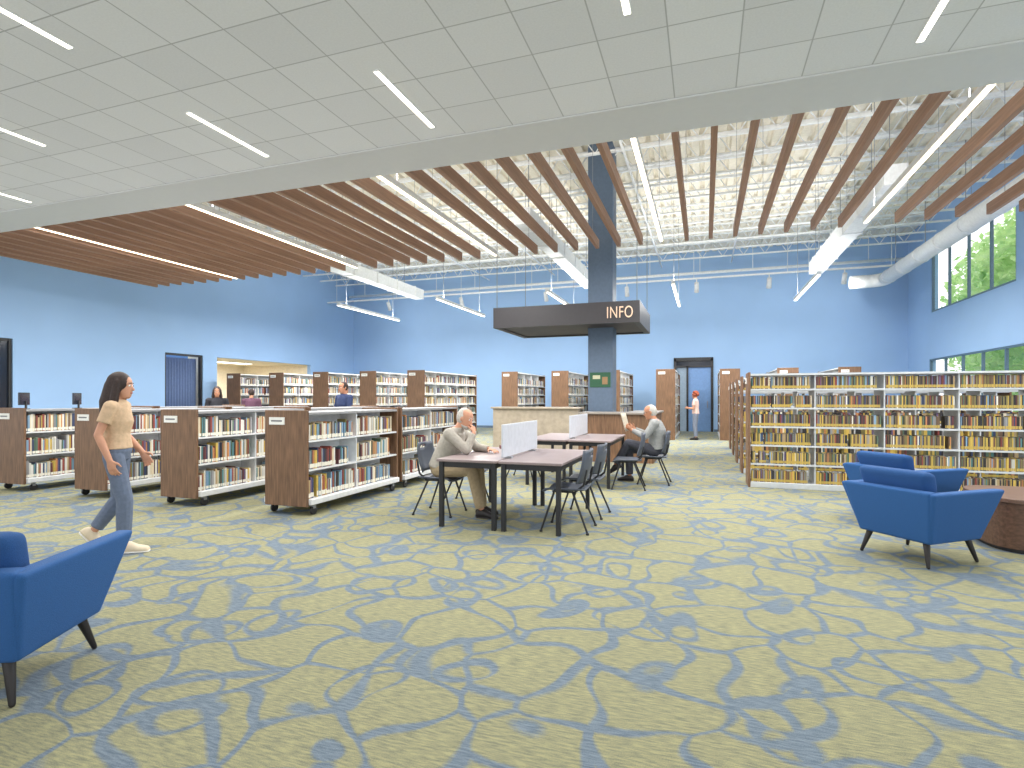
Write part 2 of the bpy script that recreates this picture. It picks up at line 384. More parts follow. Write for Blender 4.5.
for i, x in enumerate((-13.8,-9.4,-6.3,-1.7,1.0,4.6)):
    t = thing('conduit', 'thin white conduit running under the joists towards the back wall, '+ordn[i]+' from the left wall', 'pipe', (x,7.0,6.86), group='thin white conduits under the joists')
    rods('conduit_run', [((0,0,0),(0,17.0,0))], .03, DUCTM, t, 8)
    rods('hanger', [((0,.9+2.4*k,0),(0,.9+2.4*k,.16)) for k in range(7)], .012, DUCTM, t)
for x, lb in ((-11.05,'white rectangular duct left of the slats, nearest the left wall'),(-4,'white rectangular duct just left of the slate column'),(3.4,'white rectangular duct right of the slate column')):
    t = thing('air_duct', lb, 'duct', (x,12.3,5.45), group='white rectangular ducts')
    boxo('duct_run', (-.2,.2,0,8.1,0,.38), DUCTM, t, .01)
    for k in range(6): boxo('flange', (-.225,.225,.6+k*1.35,.64+k*1.35,-.025,.405), DUCTM, t)
    rods('hanger', [((s*.16,1+k*2.8,.38),(s*.16,1+k*2.8,2.15)) for k in range(3) for s in (-1,1)], .008, GREYM, t)
RD = .23
t = thing('round_duct', 'white round duct with an elbow running below the high window', 'duct', (5.9,0,5.55))
bm = bmesh.new(); tube(bm, (0,9,0), (0,22.4,0), RD, n=24); obj('duct_run', bm, DUCTM, t, smooth=True)
bm = bmesh.new()
R = []
for k in range(8):
    g = PI/2*k/7; R.append((V(-.45+.45*math.cos(g),22.4+.45*math.sin(g),0), V(math.cos(g),math.sin(g),0)*RD, V(0,0,RD)))
R.append((V(-1.0,22.85,0), V(0,RD,0), V(0,0,RD)))
loft(bm, R, 24); obj('elbow', bm, DUCTM, t)
for k in range(9):
    bm = bmesh.new(); tube(bm, (0,10+1.5*k,0), (0,10.05+1.5*k,0), RD+.014, n=24); obj('seam_ring', bm, DUCTM, t)
rods('hanger', [((0,11+2.6*k,RD),(0,11+2.6*k,2.05)) for k in range(5)], .01, GREYM, t)
t = thing('pipe', 'long white pipe along the top of the blue back wall', 'pipe', (0,24.2,6.55))
rods('pipe_run', [((XL+.3,0,0),(XR-.3,0,0))], .06, DUCTM, t, 12)
rods('hanger', [((XL+1.2+2*k,0,.05),(XL+1.2+2*k,0,ZD-6.55)) for k in range(12)], .012, DUCTM, t)
t = thing('lighting_track', 'long white lighting track hung in front of the back wall', 'track', (0,22.2,5.9))
boxo('rail', (XL+.5,XR-.5,-.04,.04,0,.06), WHITE, t)
rods('hanger', [((XL+1+3.2*k,0,.06),(XL+1+3.2*k,0,ZD-5.9)) for k in range(8)], .01, WHITE, t)
for i, x in enumerate((-13.6,-10,-6.2,-2.9,-.3,2.2,4.6)):
    t = thing('spotlight', 'small white track spotlight, '+ordn[i]+' from the left along the white track', 'spotlight', (x,22.2,5.9), group='track spotlights by the back wall')
    rods('stem', [((0,0,0),(0,0,-.14))], .02, WHITE, t, 8)
    bm = bmesh.new(); tube(bm, (0,-.06,-.14), (0,.14,-.46), .075, .09, n=14); obj('lamp_head', bm, WHITE, t)
    a_ = area(t, (0,.16,-.48), .16, .16, 12 if i in (0,6) else 7); a_.data.shape = 'DISK'; a_.rotation_euler = (math.radians(52),0,0)
# ------------------------------------------------------------------ column, sign, desk
t = thing('column', 'slate blue square column rising behind the info desk to the roof', 'column', (-2.4,13.8,0))
boxo('shaft', (-.3,.3,-.3,.3,0,ZD), SLATE, t, .01); boxo('base_trim', (-.32,.32,-.32,.32,0,.12), BLACKM, t)
t = thing('poster', 'small dark green poster on the front of the slate column', 'poster', (-2.4,13.5,1.68))
boxo('sheet', (-.25,.25,-.012,0,0,.36), mat('dark_green_print', (40,88,62), .6), t)
PALEP = mat('pale_print', (190,190,160), .6)
boxo('printed_block', (-.18,.0,-.016,-.012,.2,.29), PALEP, t); boxo('printed_block', (.05,.18,-.016,-.012,.07,.25), mat('tan_print', (150,120,84), .6), t)
t = thing('hanging_sign', 'dark square suspended canopy sign reading INFO over the desk', 'sign', (-3.07,13.7,3.09))
SIGN = mat('sign_dark', (44,42,46), .5)
hx, hy = 1.72, 1.2
bm = bmesh.new(); bx(bm,-hx,hx,-hy,-hy+.14,0,.48); bx(bm,-hx,hx,hy-.14,hy,0,.48); bx(bm,-hx,-hx+.14,-hy+.14,hy-.14,0,.48); bx(bm,hx-.14,hx,-hy+.14,hy-.14,0,.48)
obj('fascia', bm, SIGN, t)
bm = bmesh.new()
for dims in ((-hx+.14,.35,-hy+.14,hy-.14),(.99,hx-.14,-hy+.14,hy-.14),(.35,.99,-hy+.14,-.22),(.35,.99,.42,hy-.14)): bx(bm, *dims, .03,.08)
obj('soffit', bm, mat('sign_soffit_dark', (62,58,60), .6), t)
rods('cable', [((sx*(hx-.07),sy*(hy-.07),.48),(sx*(hx-.07),sy*(hy-.07),4.5)) for sx in (-1,1) for sy in (-1,1)], .008, GREYM, t)
cu = bpy.data.curves.new('txt', 'FONT'); cu.body = 'INFO'; cu.size = .37; cu.extrude = .012; cu.offset = -.002; cu.align_x = 'RIGHT'; cu.space_character = 1.08
to = bpy.data.objects.new('txt', cu); COL.objects.link(to); bpy.context.view_layer.update()
lm = bpy.data.meshes.new_from_object(to.evaluated_get(bpy.context.evaluated_depsgraph_get())); bpy.data.objects.remove(to)
lo = bpy.data.objects.new('lettering', lm); COL.objects.link(lo); lm.materials.clear(); lm.materials.append(mat('tan_lettering', (218,188,162), .5)); lo.parent = t
lo.location = (hx-.14,-hy-.012,.11); lo.rotation_euler = (PI/2,0,0); lo.scale = (.66,1,1)
t = thing('info_desk', 'long information desk with beige stone front around the slate column', 'desk', (-3.0,13.7,0))
bm = bmesh.new(); bx(bm, -1.76,.3,-1.3,-1.14,0,1.17); bx(bm,-1.76,-1.6,-1.14,1.1,0,1.17); obj('stone_panel', bm, STONE, t, .006, 1)
boxo('transaction_top', (-1.8,.34,-1.36,-.85,1.17,1.21), STONE, t, .005, 1)
bm = bmesh.new(); bx(bm, .3,1.95,-1.3,-1.24,0,1.06); bx(bm,1.89,1.95,-1.24,1.1,0,1.06); obj('wood_panel', bm, WOODV, t)
bm = bmesh.new(); bx(bm, .3,2.0,-1.36,-.5,1.06,1.10); bx(bm,1.3,2.0,-.5,1.1,1.06,1.10); obj('worktop', bm, mat('worktop_grey', (150,142,134), .4), t, .004, 1)
def monitor(label, loc, rz, s=1):
    t = thing('monitor', label, 'monitor', loc, rz)
    boxo('base', (-.1*s,.1*s,-.08*s,.08*s,0,.012), BLACKM, t, .003, 1); boxo('stand', (-.02,.02,.01,.03,.012,.2*s), BLACKM, t)
    boxo('screen', (-.24*s,.24*s,-.02,.012,.1*s,.4*s), DARKGL, t, .006, 1)
monitor('black catalogue monitor standing on a low bookcase at far left', (-9.98,6.5,1.245), -.9, .65)
monitor('black monitor at the left photo edge, on the outermost low bookcase', (-10.02,5.75,1.245), -.9, .65)
# ------------------------------------------------------------------ bookcases and books
PAL = [('red',(140,70,62)),('navy',(58,70,102)),('white',(220,218,210)),('black',(54,52,54)),('green',(88,112,94)),('tan',(178,154,116)),('orange',(188,130,84)),('azure',(128,160,188)),('maroon',(100,58,62)),('yellow',(206,176,88)),('grey',(146,146,148)),('purple',(104,88,122)),('brown',(112,90,72)),('cream',(220,206,178)),('olive',(132,122,76)),('teal',(84,128,132))]
CARD = mat('label_card', (240,240,236), .6); CARDT = mat('card_print', (120,120,124), .7)
def bookcase(name, label, group, loc, rz, L, H, W, levels, bays, back=True, castors=False, cards=True):
    t = thing(name, label, 'bookcase', loc, rz, group)
    MT = WHITE if back else SHELFG
    z0 = .13 if castors else 0
    for k, (a, b) in enumerate(((0,.035),(L-.035,L))):
        p = boxo('end_panel', (-W/2,W/2,a,b,z0-.02 if castors else 0,H), WOODV, t, .004, 1)
        if k == 0 and cards:
            bm = bmesh.new(); bx(bm, -W*.38,-W*.02,a-.012,a,H-.175,H-.085); bx(bm,-W*.33,-W*.07,a-.014,a-.012,H-.138,H-.12,1)
            obj('label_holder', bm, [CARD,CARDT], p)
    boxo('base', (-W/2-(.045 if castors else 0),W/2+(.045 if castors else 0),.035,L-.035,z0,levels[0]-.001), MT, t, .006, 1)
    if back: boxo('back_panel', (-.01,.01,.035,L-.035,levels[0],H-.055), WHITE, t)
    for z in levels[1:]:
        boxo('shelf', (-W/2+.008,W/2-.008,.035,L-.035,z-(.022 if back else .026),z-.001), MT, t)
    boxo('top', (-W/2,W/2,.035,L-.035,H-.055,H-.025), TOPG if castors else MT, t)
    for k in range(1, bays):
        y = .035+(L-.07)*k/bays; boxo('upright', (-W/2+.03,W/2-.03,y-.008,y+.008,levels[0],H-.055), MT, t)
    if castors:
        for sx in (-1,1):
            for y in (.14, L-.14):
                bm = bmesh.new(); bx(bm, -.022,.022,-.022,.022,.075,.13); c = obj('castor', bm, GREYM, t, loc=(sx*(W/2-.02),y,0))
                bm = bmesh.new(); tube(bm, (-.016,0,.052), (.016,0,.052), .052, n=16); obj('wheel', bm, BLACKM, c)
    return t
BOOKS = []
def fill(loc, rz, L, W, levels, H, bays, tr, hr, indiv=None, side=1, dens=.93, weights=None, ilev=None):
    M = Matrix.Translation(loc) @ Matrix.Rotation(rz, 4, 'Z'); bw = (L-.07)/bays
    for li, z in enumerate(levels):
        wts = weights[li] if weights and isinstance(weights[0], (list,tuple)) else weights
        for b in range(bays):
            y = .035+b*bw+.018; end = .035+(b+1)*bw-.018
            fullend = y+(end-y)*random.uniform(dens-.1, 1.0)
            hb = random.uniform(*hr)
            while True:
                tk = random.uniform(*tr)
                if y+tk > fullend: break
                if random.random() < .12: hb = random.uniform(*hr)
                h = min(hr[1], max(hr[0], hb+random.uniform(-.02,.02))); dp = random.uniform(.13,.17)
                p = M @ V(side*(W/2-.03-random.uniform(0,.012)), y+tk/2, z)
                ci = random.choices(range(len(PAL)), wts)[0]
                BOOKS.append((p, rz+(PI/2 if side > 0 else -PI/2), tk, dp, h, ci, (indiv[b], li) if indiv and b in indiv and (ilev is None or li in ilev) else None))
                y += tk+.0008
                if random.random() < .01: y += random.uniform(.02,.08)
LOWLEV = [.2,.555,.905]
LW = [1.2,1,3,1.2,1,1.4,1,1.8,.8,1,1.6,.6,.8,2,.5,.8]
for r, xr in enumerate((-9.72,-7.98,-6.24,-4.5)):
    for u in range(2):
        y0 = 5.52+u*2.2+(.05 if r < 2 else 0)
        nm = {3:'nearest the tables',2:'second from the tables',1:'behind the walking woman',0:'at the left photo edge'}[r]
        lb = ('low wooden-ended bookcase on castors, front of the row ' if u == 0 else 'low bookcase on castors, rear of the row ')+nm
        loc = V(xr-.315, y0, 0)
        bookcase('low_bookcase', lb, 'low bookcases on castors', loc, 0, 2.1, 1.27, .63, LOWLEV, 2, castors=True)
        iv = {0:'front bay of the low bookcase nearest the tables'} if (r == 3 and u == 0) else None
        fill(loc, 0, 2.1, .63, LOWLEV, 1.27, 2, (.015,.034), (.19,.27), iv, weights=LW)
TL = [.1,.46,.82,1.18,1.54,1.90]
for i, xr in enumerate((-8.6,-10.42,-12.33,-14.24,-16.2)):
    loc = V(xr-.315,16.2,0)
    bookcase('tall_bookcase', 'tall wooden-ended bookcase in the left back group, %s from the left wall' % ordn[4-i], 'tall bookcases in the left back group', loc, 0, 4.4, 2.33, .63, TL, 5)
    fill(loc, 0, 4.4, .63, TL, 2.33, 5, (.018,.04), (.2,.29), weights=LW)
for i, xr in enumerate((-6.55,-4.63,-2.8,-.95)):
    loc = V(xr-.315,19.6,0)
    bookcase('tall_bookcase', 'tall wooden-ended bookcase beyond the desk, %s from the left' % ordn[i], 'tall bookcases beyond the info desk', loc, 0, 3.8, 2.4, .63, TL, 4)
    fill(loc, 0, 3.8, .63, TL, 2.4, 4, (.018,.04), (.2,.29), weights=LW)
for i, xr in enumerate((1.1,2.85,4.6)):
    loc = V(xr-.315,20.0,0)
    bookcase('tall_bookcase', 'tall wooden-ended bookcase right of the back door, %s from the door' % ordn[i], 'tall bookcases right of the back door', loc, 0, 3.4, 2.4, .63, TL, 4)
    fill(loc, 0, 3.4, .63, TL, 2.4, 4, (.02,.045), (.2,.29), side=-1)
RL = [.09,.385,.68,.975,1.27,1.565]
#      red navy white black green tan orange azure maroon yellow grey purple brown cream olive teal
RWl = [.6,1,.5,4.2,.8,1.4,.8,.5,1.0,4.6,1.2,.4,3.6,.4,3.6,.5]
RWh = [.9,1.6,.6,5,1.2,1.2,.8,.8,1.3,2.6,1.8,.7,4,.5,2.8,.8]
RW = [RWl,RWl,RWl,RWh,RWh,RWh]
for i in range(5):
    y = 9.95+1.75*i
    loc = V(.65,y,0)
    bookcase('open_bookcase', 'grey metal open bookcase on the right, %s row counting from the armchairs' % ordn[i], 'open bookcases in the right rows', loc, -PI/2, 5.6, 1.83, .6, RL, 6, back=False)
    iv = {0:'leftmost bay of the open bookcase behind the armchairs'} if i == 0 else None
    fill(loc, -PI/2, 5.6, .6, RL, 1.83, 6, (.012,.018) if i == 0 else (.02,.045), (.175,.19), iv, weights=RW, dens=1.0, ilev=(2,3,4,5))
def book_mesh(ci, yellow):
    bm = bmesh.new(); t, d, h = .03, .16, .22
    bx(bm, -t/2,-t/2+.003,0,d,0,h,0); bx(bm, t/2-.003,t/2,0,d,0,h,0)
    n = 5; pr = [(-t/2+t*k/n, -.004*math.sin(PI*k/n)) for k in range(n+1)]
    a = [bm.verts.new((x,y,0)) for x, y in pr]; b = [bm.verts.new((x,y,h)) for x, y in pr]
    for k in range(n): bm.faces.new((a[k],a[k+1],b[k+1],b[k])).material_index = 0
    bx(bm, -t/2+.003,t/2-.003,.002,d-.006,.004,h-.004,1)
    bx(bm, -t/2+.001,t/2-.001,-.006,-.003,.012,.06,2)
    me = bpy.data.meshes.new('book'); bm.to_mesh(me); bm.free()
    me.materials.append(mat('book_cover_'+PAL[ci][0], PAL[ci][1], .5)); me.materials.append(PAGE); me.materials.append(YSTICK if yellow else STICK)
    return me
BM = {}
vs, fs, cols = [], [], []
LVN = {3:['bottom','middle','top'],6:['bottom','second lowest','third lowest','third highest','second highest','top']}
for p, rz, tk, dp, h, ci, iv in BOOKS:
    if iv:
        low = 'low' in iv[0]; key = (ci, low)
        if key not in BM: BM[key] = book_mesh(ci, not low)
        o = bpy.data.objects.new('book', BM[key]); COL.objects.link(o); o.location = p; o.rotation_euler = (0,0,rz); o.scale = (tk/.03, dp/.16, h/.22)
        lv = LVN[3 if low else 6][iv[1]]
        tag(o, '%s-spined book on the %s shelf, %s' % (PAL[ci][0], lv, iv[0]), 'book', '%s books on the %s shelf of the %s' % (PAL[ci][0], lv, iv[0]))
    else:
        c, s = math.cos(rz), math.sin(rz); b0 = len(vs)
        for x, y, z in ((-tk/2,0,0),(tk/2,0,0),(tk/2,dp,0),(-tk/2,dp,0),(-tk/2,0,h),(tk/2,0,h),(tk/2,dp,h),(-tk/2,dp,h)):
            vs.append((p.x+c*x-s*y, p.y+s*x+c*y, p.z+z))
        cc = lin(PAL[ci][1]); k = random.uniform(.8,1.25); cc = tuple(min(1,q*k) for q in cc)
        for f in ((4,5,6,7),(0,1,5,4),(1,2,6,5),(2,3,7,6),(3,0,4,7)):
            fs.append([b0+i for i in f]); cols.append(cc if f[0] != 4 else lin((210,200,178)))
        b0 = len(vs); rt = p.x > .6 and p.y < 18
        for x, z in ((-tk/2+.001,.012),(tk/2-.001,.012),(tk/2-.001,.05),(-tk/2+.001,.05)):
            y = -.003; vs.append((p.x+c*x-s*y, p.y+s*x+c*y, p.z+z))
        fs.append([b0,b0+1,b0+2,b0+3]); cols.append(lin((204,176,92)) if rt else lin((236,232,218)))
me = bpy.data.meshes.new('books'); me.from_pydata(vs, [], fs)
ca = me.color_attributes.new('Col', 'FLOAT_COLOR', 'CORNER')
flat = []
for f, c in zip(fs, cols): flat += list(c+(1,))*len(f)
ca.data.foreach_set('color', flat)
m = bpy.data.materials.new('mixed_book_spines'); m.use_nodes = True; nt = m.node_tree; at = nt.nodes.new('ShaderNodeAttribute'); at.attribute_name = 'Col'
nt.links.new(at.outputs['Color'], nt.nodes['Principled BSDF'].inputs['Base Color']); nt.nodes['Principled BSDF'].inputs['Roughness'].default_value = .55
me.materials.append(m); o = bpy.data.objects.new('books', me); COL.objects.link(o); tag(o, 'rows of small colourful library books filling all the farther shelves', 'books'); o['kind'] = 'stuff'
# ------------------------------------------------------------------ tables, dividers, chairs
def table(label, x0, x1, y0, y1):
    t = thing('reading_table', label, 'table', ((x0+x1)/2,(y0+y1)/2,0), group='reading tables'); a, b = (x1-x0)/2, (y1-y0)/2
    boxo('tabletop', (-a,a,-b,b,.722,.75), [TABLETOP], t, .004, 1)
    bm = bmesh.new(); bx(bm,-a+.05,a-.05,-b+.04,-b+.07,.66,.722); bx(bm,-a+.05,a-.05,b-.07,b-.04,.66,.722); bx(bm,-a+.04,-a+.07,-b+.05,b-.05,.66,.722); bx(bm,a-.07,a-.04,-b+.05,b-.05,.66,.722)
    obj('apron', bm, BLACKM, t)
    for sx in (-1,1):
        for sy in (-1,1): boxo('leg', (-.024,.024,-.024,.024,0,.72), BLACKM, t, .003, 1, loc=(sx*(a-.045),sy*(b-.045),0))
table('reading table the bearded seated man leans on, nearest the bookcases', -2.80,-2.09,5.55,7.15)
table('reading table with two empty chairs, right half of the near pair', -2.07,-1.38,5.55,7.15)
table('reading table of the far pair, on its left half', -2.80,-2.09,8.7,10.4)
table('reading table of the far pair, in front of the newspaper reader', -2.07,-1.38,8.7,10.4)
DIVM = mat('frosted_divider', (206,211,220), .35)
def divider(label, x, y0, y1):
    t = thing('desk_divider', label, 'divider', (x,y0,.75), group='desk dividers')
    boxo('screen', (-.012,.012,0,y1-y0,.02,.38), DIVM, t, .004, 1)
    for q in (.15, .85): boxo('foot', (-.05,.05,(y1-y0)*q-.03,(y1-y0)*q+.03,0,.02), GREYM, t)
divider('pale frosted divider screen standing on the near pair of tables', -2.08,5.70,7.0)
divider('pale frosted divider screen standing on the far pair of tables', -2.08,8.9,10.3)
t = thing('open_book', 'open book lying on the table before the seated man', 'book', (-2.30,6.62,.75), -1.2)
boxo('cover', (-.15,.15,-.11,.11,0,.006), mat('open_book_cover', (92,48,44), .6), t)
for s in (-1,1):
    bm = bmesh.new(); shell(bm, lambda u, v: V(s*(.004+.138*u), -.1+.2*v, .016+.012*math.sin(u*PI*.8)), 8, 1, .014); obj('page_block', bm, PAGE, t)
t = thing('closed_book', 'closed dark red book lying near the open book on the near table', 'book', (-2.45,6.95,.75), .5)
bm = bmesh.new(); bx(bm,-.1,.1,-.14,.14,0,.004); bx(bm,-.1,.1,-.14,.14,.036,.04); bx(bm,-.1,-.096,-.14,.14,.004,.036); obj('cover', bm, mat('dark_red_cover', (104,44,48), .6), t)
boxo('page_block', (-.096,.095,-.135,.135,.004,.036), PAGE, t)

def chair_proto():
    t = thing('reading_chair', '', 'chair')
    def sf(u, v):
        x = .22-.44*u; y = -.225+.45*v; yy = y*(1-.10*u)
        return V(x, yy, .445 - .022*math.sin(PI*u)*math.cos(PI*(v-.5)) + .018*abs(2*v-1)**3 - (.03*max(0,(.18-u)/.18)**2))
    bm = bmesh.new(); shell(bm, sf, 12, 12, .016); obj('seat', bm, DARKPL, t)
    def bf(u, v):
        y = (-.215+.43*u)*(1-.12*max(0,v-.7)/.3); z = .52+.35*v
        return V(-.20-.075*v-.02*math.sin(PI*v)+.055*abs(2*u-1)**2, y, z)
    skip = [(5,8),(6,8),(4,8),(7,8)]
    bm = bmesh.new(); shell(bm, bf, 12, 10, .014, skip); obj('backrest', bm, DARKPL, t)
    for sx, x0, x1 in ((1,.1,.23),(-1,-.1,-.27)):
        for sy in (-1,1):
            bm = bmesh.new(); capsule(bm, (0,0,.425), (x1-x0,sy*.06,.012), .013, .011, 8); lg = obj('leg', bm, BLACKM, t, loc=(x0,sy*.165,0))
            bm = bmesh.new(); tube(bm, (x1-x0,sy*.06,0), (x1-x0,sy*.06,.02), .017, n=10); obj('glide', bm, BLACKM, lg)
    bm = bmesh.new()
    for sy in (-1,1): tube(bm, (.12,sy*.165,.425), (-.14,sy*.165,.425), .011, n=8)
    tube(bm, (0,-.165,.425), (0,.165,.425), .011, n=8); obj('seat_frame', bm, BLACKM, t)
    for sy in (-1,1):
        bm = bmesh.new(); capsule(bm, (-.12,sy*.165,.425), (-.215,sy*.165,.5), .012, .012, 8); capsule(bm, (-.215,sy*.165,.5), (-.25,sy*.165,.66), .012, .010, 8); obj('back_support', bm, BLACKM, t)
    return t
CP = chair_proto()
chs = [(-3.08,6.25,0,'dark grey chair the bearded man in khaki trousers sits on'),(-1.42,5.95,PI,'empty dark grey chair tucked at the near table, closest to the camera'),(-1.40,6.75,PI-.06,'empty dark grey chair tucked at the near table, second from the camera'),(-3.05,6.98,0,'empty dark grey chair on the left of the near table beyond the seated man'),(-.82,9.6,PI,'dark grey chair the newspaper reader sits on'),(-1.16,8.95,PI+.1,'empty dark grey chair at the far table beside the newspaper reader'),(-3.05,9.5,0,'empty dark grey chair on the left side of the far table')]
for i, (x, y, a, lb) in enumerate(chs):
    c = CP if i == 0 else copy_tree(CP)
    c.location = (x,y,0); c.rotation_euler = (0,0,a); c['label'] = lb; c['group'] = 'dark grey chairs around the reading tables'
# ------------------------------------------------------------------ armchairs and side table
def armchair():
    t = thing('armchair', '', 'armchair')
    zb, zt = .2, .64
    bm = bmesh.new(); hexa(bm, [(-.31,-.32,zb),(-.2,-.32,zb),(-.2,.32,zb),(-.31,.32,zb),(-.43,-.40,zt+.01),(-.31,-.38,zt+.01),(-.31,.38,zt+.01),(-.43,.40,zt+.01)]); obj('back', bm, FAB, t, .03, 4, True)
    for s in (-1,1):
        bm = bmesh.new(); hexa(bm, [(-.3,s*.215,zb),(.32,s*.215,zb),(.32,s*.325,zb),(-.3,s*.325,zb),(-.42,s*.32,zt),(.45,s*.335,zt),(.45,s*.44,zt),(-.42,s*.43,zt)]); obj('arm', bm, FAB, t, .03, 4, True)
    bm = bmesh.new(); bx(bm, -.24,.31,-.25,.25,.2,.35); obj('seat_base', bm, FAB, t, .02, 3, True)
    bm = bmesh.new(); hexa(bm, [(-.26,-.26,.34),(.34,-.26,.34),(.34,.26,.34),(-.26,.26,.34),(-.27,-.29,.47),(.38,-.29,.47),(.38,.29,.47),(-.27,.29,.47)]); obj('seat_cushion', bm, FABD, t, .045, 5, True)
    bm = bmesh.new(); hexa(bm, [(-.25,-.27,.46),(-.08,-.27,.46),(-.08,.27,.46),(-.25,.27,.46),(-.37,-.32,.80),(-.21,-.32,.80),(-.21,.32,.80),(-.37,.32,.80)]); obj('back_pillow', bm, FABD, t, .07, 6, True)
    for sx in (-1,1):
        for sy in (-1,1):
            bm = bmesh.new(); capsule(bm, (sx*.25,sy*.25,.21), (sx*.30,sy*.30,.012), .028, .014, 12); obj('leg', bm, LEGW, t)
    return t
AC = armchair()
for i, (x, y, a, lb) in enumerate(((-3.41,1.82,115.5,'blue armchair cut by the left photo edge'),(1.80,5.93,38.3,'blue armchair on the right, nearer one in front of the open bookcase'),(2.14,7.55,36,'blue armchair on the right, partly hidden behind the nearer armchair'))):
    c = AC if i == 0 else copy_tree(AC)
    c.location = (x,y,0); c.rotation_euler = (0,0,math.radians(a)); c['label'] = lb; c['group'] = 'blue armchairs with splayed dark legs'
t = thing('side_table', 'dark brown wooden low table with curved sides at the right photo edge', 'table', (3.0,6.72,0))
DT = mat('side_table_wood', (96,70,56), .45, var=.3, nscale=5, stretch=(.8,9,9))
def supr(z, r):
    return [V(r*math.copysign(abs(math.cos(a))**.62, math.cos(a)), r*math.copysign(abs(math.sin(a))**.62, math.sin(a)), z) for a in [2*PI*k/64 for k in range(64)]]
def suploft(name, zs, m):
    bm = bmesh.new(); R = [[bm.verts.new(p) for p in supr(z, r)] for z, r in zs]
    for a, b in zip(R, R[1:]):
        for k in range(64): bm.faces.new((a[k], a[(k+1)%64], b[(k+1)%64], b[k]))
    bm.faces.new(R[-1]); bm.faces.new(list(reversed(R[0]))); return obj(name, bm, m, t)
suploft('plinth', [(0,.42),(.04,.42)], BLACKM); suploft('body', [(.04,.46),(.46,.48)], DT); suploft('tabletop', [(.46,.49),(.465,.5),(.495,.5),(.50,.495)], mat('side_table_top', (112,86,72), .4, var=.2, nscale=5, stretch=(.8,9,9)))
# ------------------------------------------------------------------ people
def hand(bm, wr, d, nrm, thumb, curl):
    d = Vector(d).normalized(); nrm = Vector(nrm); nrm = (nrm-d*nrm.dot(d)).normalized(); w_ = d.cross(nrm)*thumb
    loft(bm, [(wr-d*.02, w_*.024, nrm*.02),(wr+d*.02, w_*.031, nrm*.017),(wr+d*.06, w_*.041, nrm*.015),(wr+d*.09, w_*.04, nrm*.012),(wr+d*.097, w_*.03, nrm*.007)], 12)
    for k, ln in enumerate((.9,1,.95,.76)):
        p = wr+d*.084+w_*(.031-.0205*k); a = 0
        for sgl, r0, r1 in ((.042,.0092,.0088),(.026,.0088,.008),(.02,.008,.0068)):
            a += curl; q = p+(d*math.cos(a)+nrm*math.sin(a)+w_*(.10-.07*k))*sgl*ln; capsule(bm, p, q, r0, r1, 8); p = q
    p = wr+d*.025+w_*.028; q = p+(d*.6+w_*.7+nrm*.25).normalized()*.042; r = q+(d*.9+w_*.2+nrm*(.3+curl*.4)).normalized()*.034
    capsule(bm, p, q, .013, .011, 8); capsule(bm, q, r, .011, .0085, 8)
FOOT = ((-.062,.018,.02),(-.045,.031,.036),(.0,.035,.05),(.05,.038,.044),(.1,.044,.03),(.145,.045,.024),(.18,.036,.019),(.198,.018,.012))
def foot(bm, an, d, e=0, sc=1):
    d = Vector(d).normalized(); s = V(0,1,0); n_ = d.cross(s).normalized()
    if n_.z < 0: n_ = -n_
    loft(bm, [(an+d*(t_*sc+(e if t_ > 0 else -e))-n_*.088+n_*(h_+e*.3), s*(w_+e), n_*(h_+e*.6)) for t_, w_, h_ in FOOT], 14)
def lerp(a, b, t): return a+(b-a)*t
